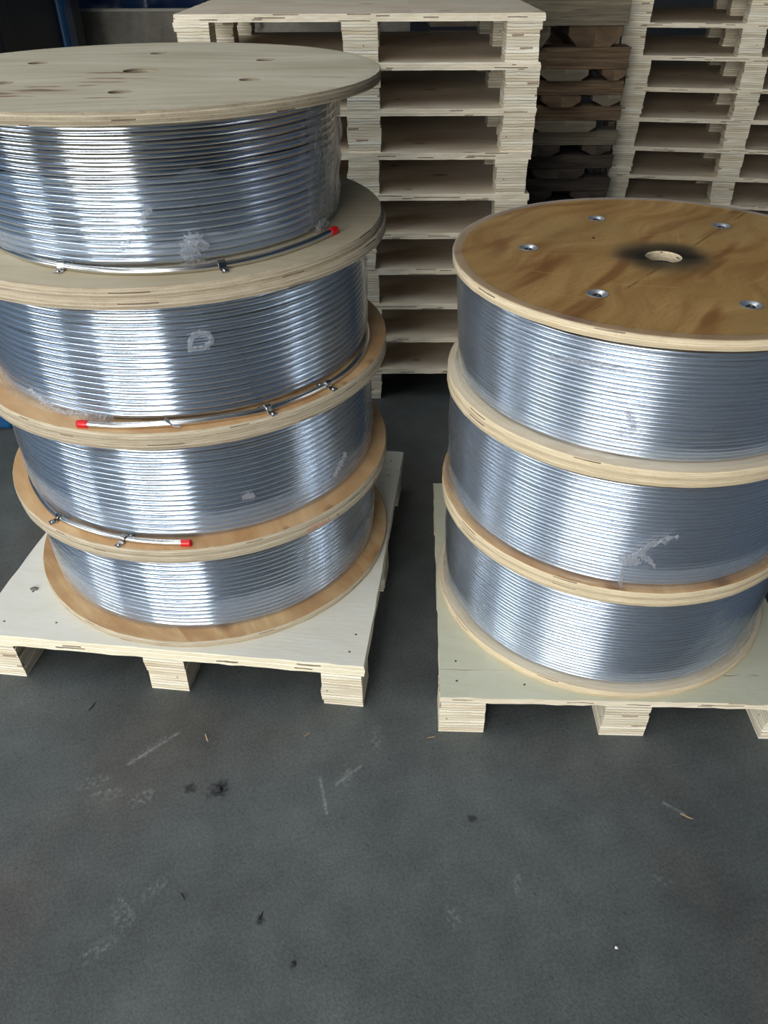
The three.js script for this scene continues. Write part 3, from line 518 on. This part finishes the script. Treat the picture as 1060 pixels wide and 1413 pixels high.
// ---------------------------------------------------------------- back left: blue bin, grey panel, tarpaulin
{
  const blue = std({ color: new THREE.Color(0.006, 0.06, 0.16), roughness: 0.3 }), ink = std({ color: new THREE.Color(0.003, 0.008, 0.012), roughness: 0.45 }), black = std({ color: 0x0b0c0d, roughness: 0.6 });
  const t = thing('steel_bin', [-2.15, 0, -3.62], 0, 'tall black steel bin with a painted blue highlight rib and blue skid behind left reels', 'bin');
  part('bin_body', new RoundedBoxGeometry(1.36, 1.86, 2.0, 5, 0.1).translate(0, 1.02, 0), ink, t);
  for (const z of [-0.66, 0.1]) part('rib', new RoundedBoxGeometry(0.06, 1.5, 0.14, 4, 0.028).translate(0.68, 1.0, z), z < 0 ? blue : ink, t);  // blue on the rear rib paints in a reflected highlight stripe
  part('skid', new RoundedBoxGeometry(1.4, 0.1, 1.9, 2, 0.02).translate(0, 0.05, 0), blue, t);
  for (const y of [0.3, 1.7]) part('hoop', new RoundedBoxGeometry(1.42, 0.07, 2.04, 3, 0.03).translate(0, y, 0), black, t);
  const gm = std({ map: tex(512, 512, (u, v) => { const a = u * 3 + v * 2; let t2 = 0.55 + 0.4 * fbm(u * 7, v * 7, 4) + 0.1 * n2(u * 90, v * 90); let c = lerp3([88, 84, 74], [142, 138, 126], clamp(t2)); const s = smooth(0.3, 0.7, n2(a * 1.6 + 3, (u - v) * 0.8) + 0.5 * fbm(u * 16, v * 16, 3)); return lerp3(c, [48, 46, 40], s * 0.75); }), roughness: 0.9 });
  const p = thing('plywood_panel', [-1.75, 0, -4.86], 0, 'dirty grey plywood panel standing on edge beside the blue bin', 'panel');
  part('sheet', board(1.9, 1.235, 0.035, { jag: 0.004 }), gm, p); part('edge_strip', board(1.9, 0.012, 0.04, { jag: 0.003 }).translate(0, 1.236, 0), std({ color: 0x9a978a }), p);
  const b = new THREE.BoxGeometry(2.6, 1.75, 0.9, 60, 40, 12), bp = b.attributes.position;
  for (let i = 0; i < bp.count; i++) { const x = bp.getX(i), y = bp.getY(i), z = bp.getZ(i), d = 0.03 * n3(x * 5, y * 4, z * 5) + 0.018 * n3(x * 14, y * 11, z * 12); const tp = smooth(0.6, 0.87, y); bp.setXYZ(i, x * (1 - 0.05 * tp) + d, y + d * 0.4, z * (1 - 0.1 * tp) + d); }
  b.computeVertexNormals();
  const tarp = thing('tarpaulin_bale', [-1.2, 0.9, -5.6], 0, 'dark blue tarpaulin-covered bale in the shade behind the grey panel', 'tarpaulin');
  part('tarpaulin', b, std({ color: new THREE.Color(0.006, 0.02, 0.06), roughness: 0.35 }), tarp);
}

// ---------------------------------------------------------------- litter on the floor
{
  const wood = std({ color: 0xb49a74, roughness: 0.9 }), dark = std({ color: 0x2a2c2c, roughness: 0.9 });
  const sp = (x, z, l, a, m, label) => { const g = new THREE.CylinderGeometry(0.0012, 0.0022, l, 5, 4); const p = g.attributes.position; for (let i = 0; i < p.count; i++) p.setX(i, p.getX(i) + 0.004 * Math.sin(p.getY(i) / l * 3)); g.rotateZ(Math.PI / 2); g.computeVertexNormals(); const o = shade(new THREE.Mesh(g, m)); o.name = numbered('splinter'); o.position.set(x, 0.002, z); o.rotation.y = a; tag(o, label, 'splinter', 'wood splinters on the floor'); scene.add(o); };
  sp(-0.735, -1.3, 0.035, 1.35, dark, 'short dark splinter on the floor near the left front foot of the left pallet');
  sp(-0.43, -1.2, 0.02, -1.1, wood, 'tiny pale splinter beside the middle foot of the left pallet');
  sp(0.112, -1.2, 0.022, 0.5, wood, 'tiny pale splinter at the front left foot of the right pallet');
  sp(-0.188, -1.21, 0.02, 1.0, wood, 'tiny pale splinter beside the right front foot of the left pallet');
  sp(0.66, -0.985, 0.03, -0.3, wood, 'pale splinter lying on the open floor at the right');
  sp(-0.247, -0.775, 0.022, 1.3, dark, 'dark splinter on the open floor left of the middle');
  sp(-0.41, -0.815, 0.022, 2.2, dark, 'dark curved splinter beside the chalky scuff marks at the lower left');
  const peb = (x, z, r, m, label) => { const g = mergeVertices(new THREE.IcosahedronGeometry(r, 2).deleteAttribute('uv').deleteAttribute('normal')); const p = g.attributes.position; for (let i = 0; i < p.count; i++) { const k = 1 + 0.35 * n3(p.getX(i) / r + x * 40, p.getY(i) / r, p.getZ(i) / r); p.setXYZ(i, p.getX(i) * k, p.getY(i) * k * 0.6, p.getZ(i) * k); } g.computeVertexNormals(); const o = shade(new THREE.Mesh(g, m)); o.name = numbered('crumb'); o.position.set(x, r * 0.5, z); tag(o, label, 'crumb', 'crumbs of grit on the floor'); scene.add(o); };
  peb(-0.378, -1.06, 0.008, dark, 'black crumb in the dark spot on the open floor');
  peb(-0.175, -0.685, 0.004, dark, 'small black crumb near the bottom edge, left of the middle');
  peb(0.439, -0.711, 0.003, std({ color: 0xe8e6de }), 'tiny white crumb on the floor at the lower right');
  const chip = shade(new THREE.Mesh(mergeVertices(new THREE.IcosahedronGeometry(0.009, 1).deleteAttribute('uv').deleteAttribute('normal')).scale(1.3, 0.5, 0.8), std({ color: 0x6d6c60 })));
  chip.geometry.computeVertexNormals(); chip.name = 'crumb_on_deck'; chip.name = numbered('crumb'); chip.position.set(-0.938, 0.1525, -1.573); tag(chip, 'grey crumb lying on the left pallet deck near its left edge', 'crumb'); scene.add(chip);
}
renderer.render(scene, camera);
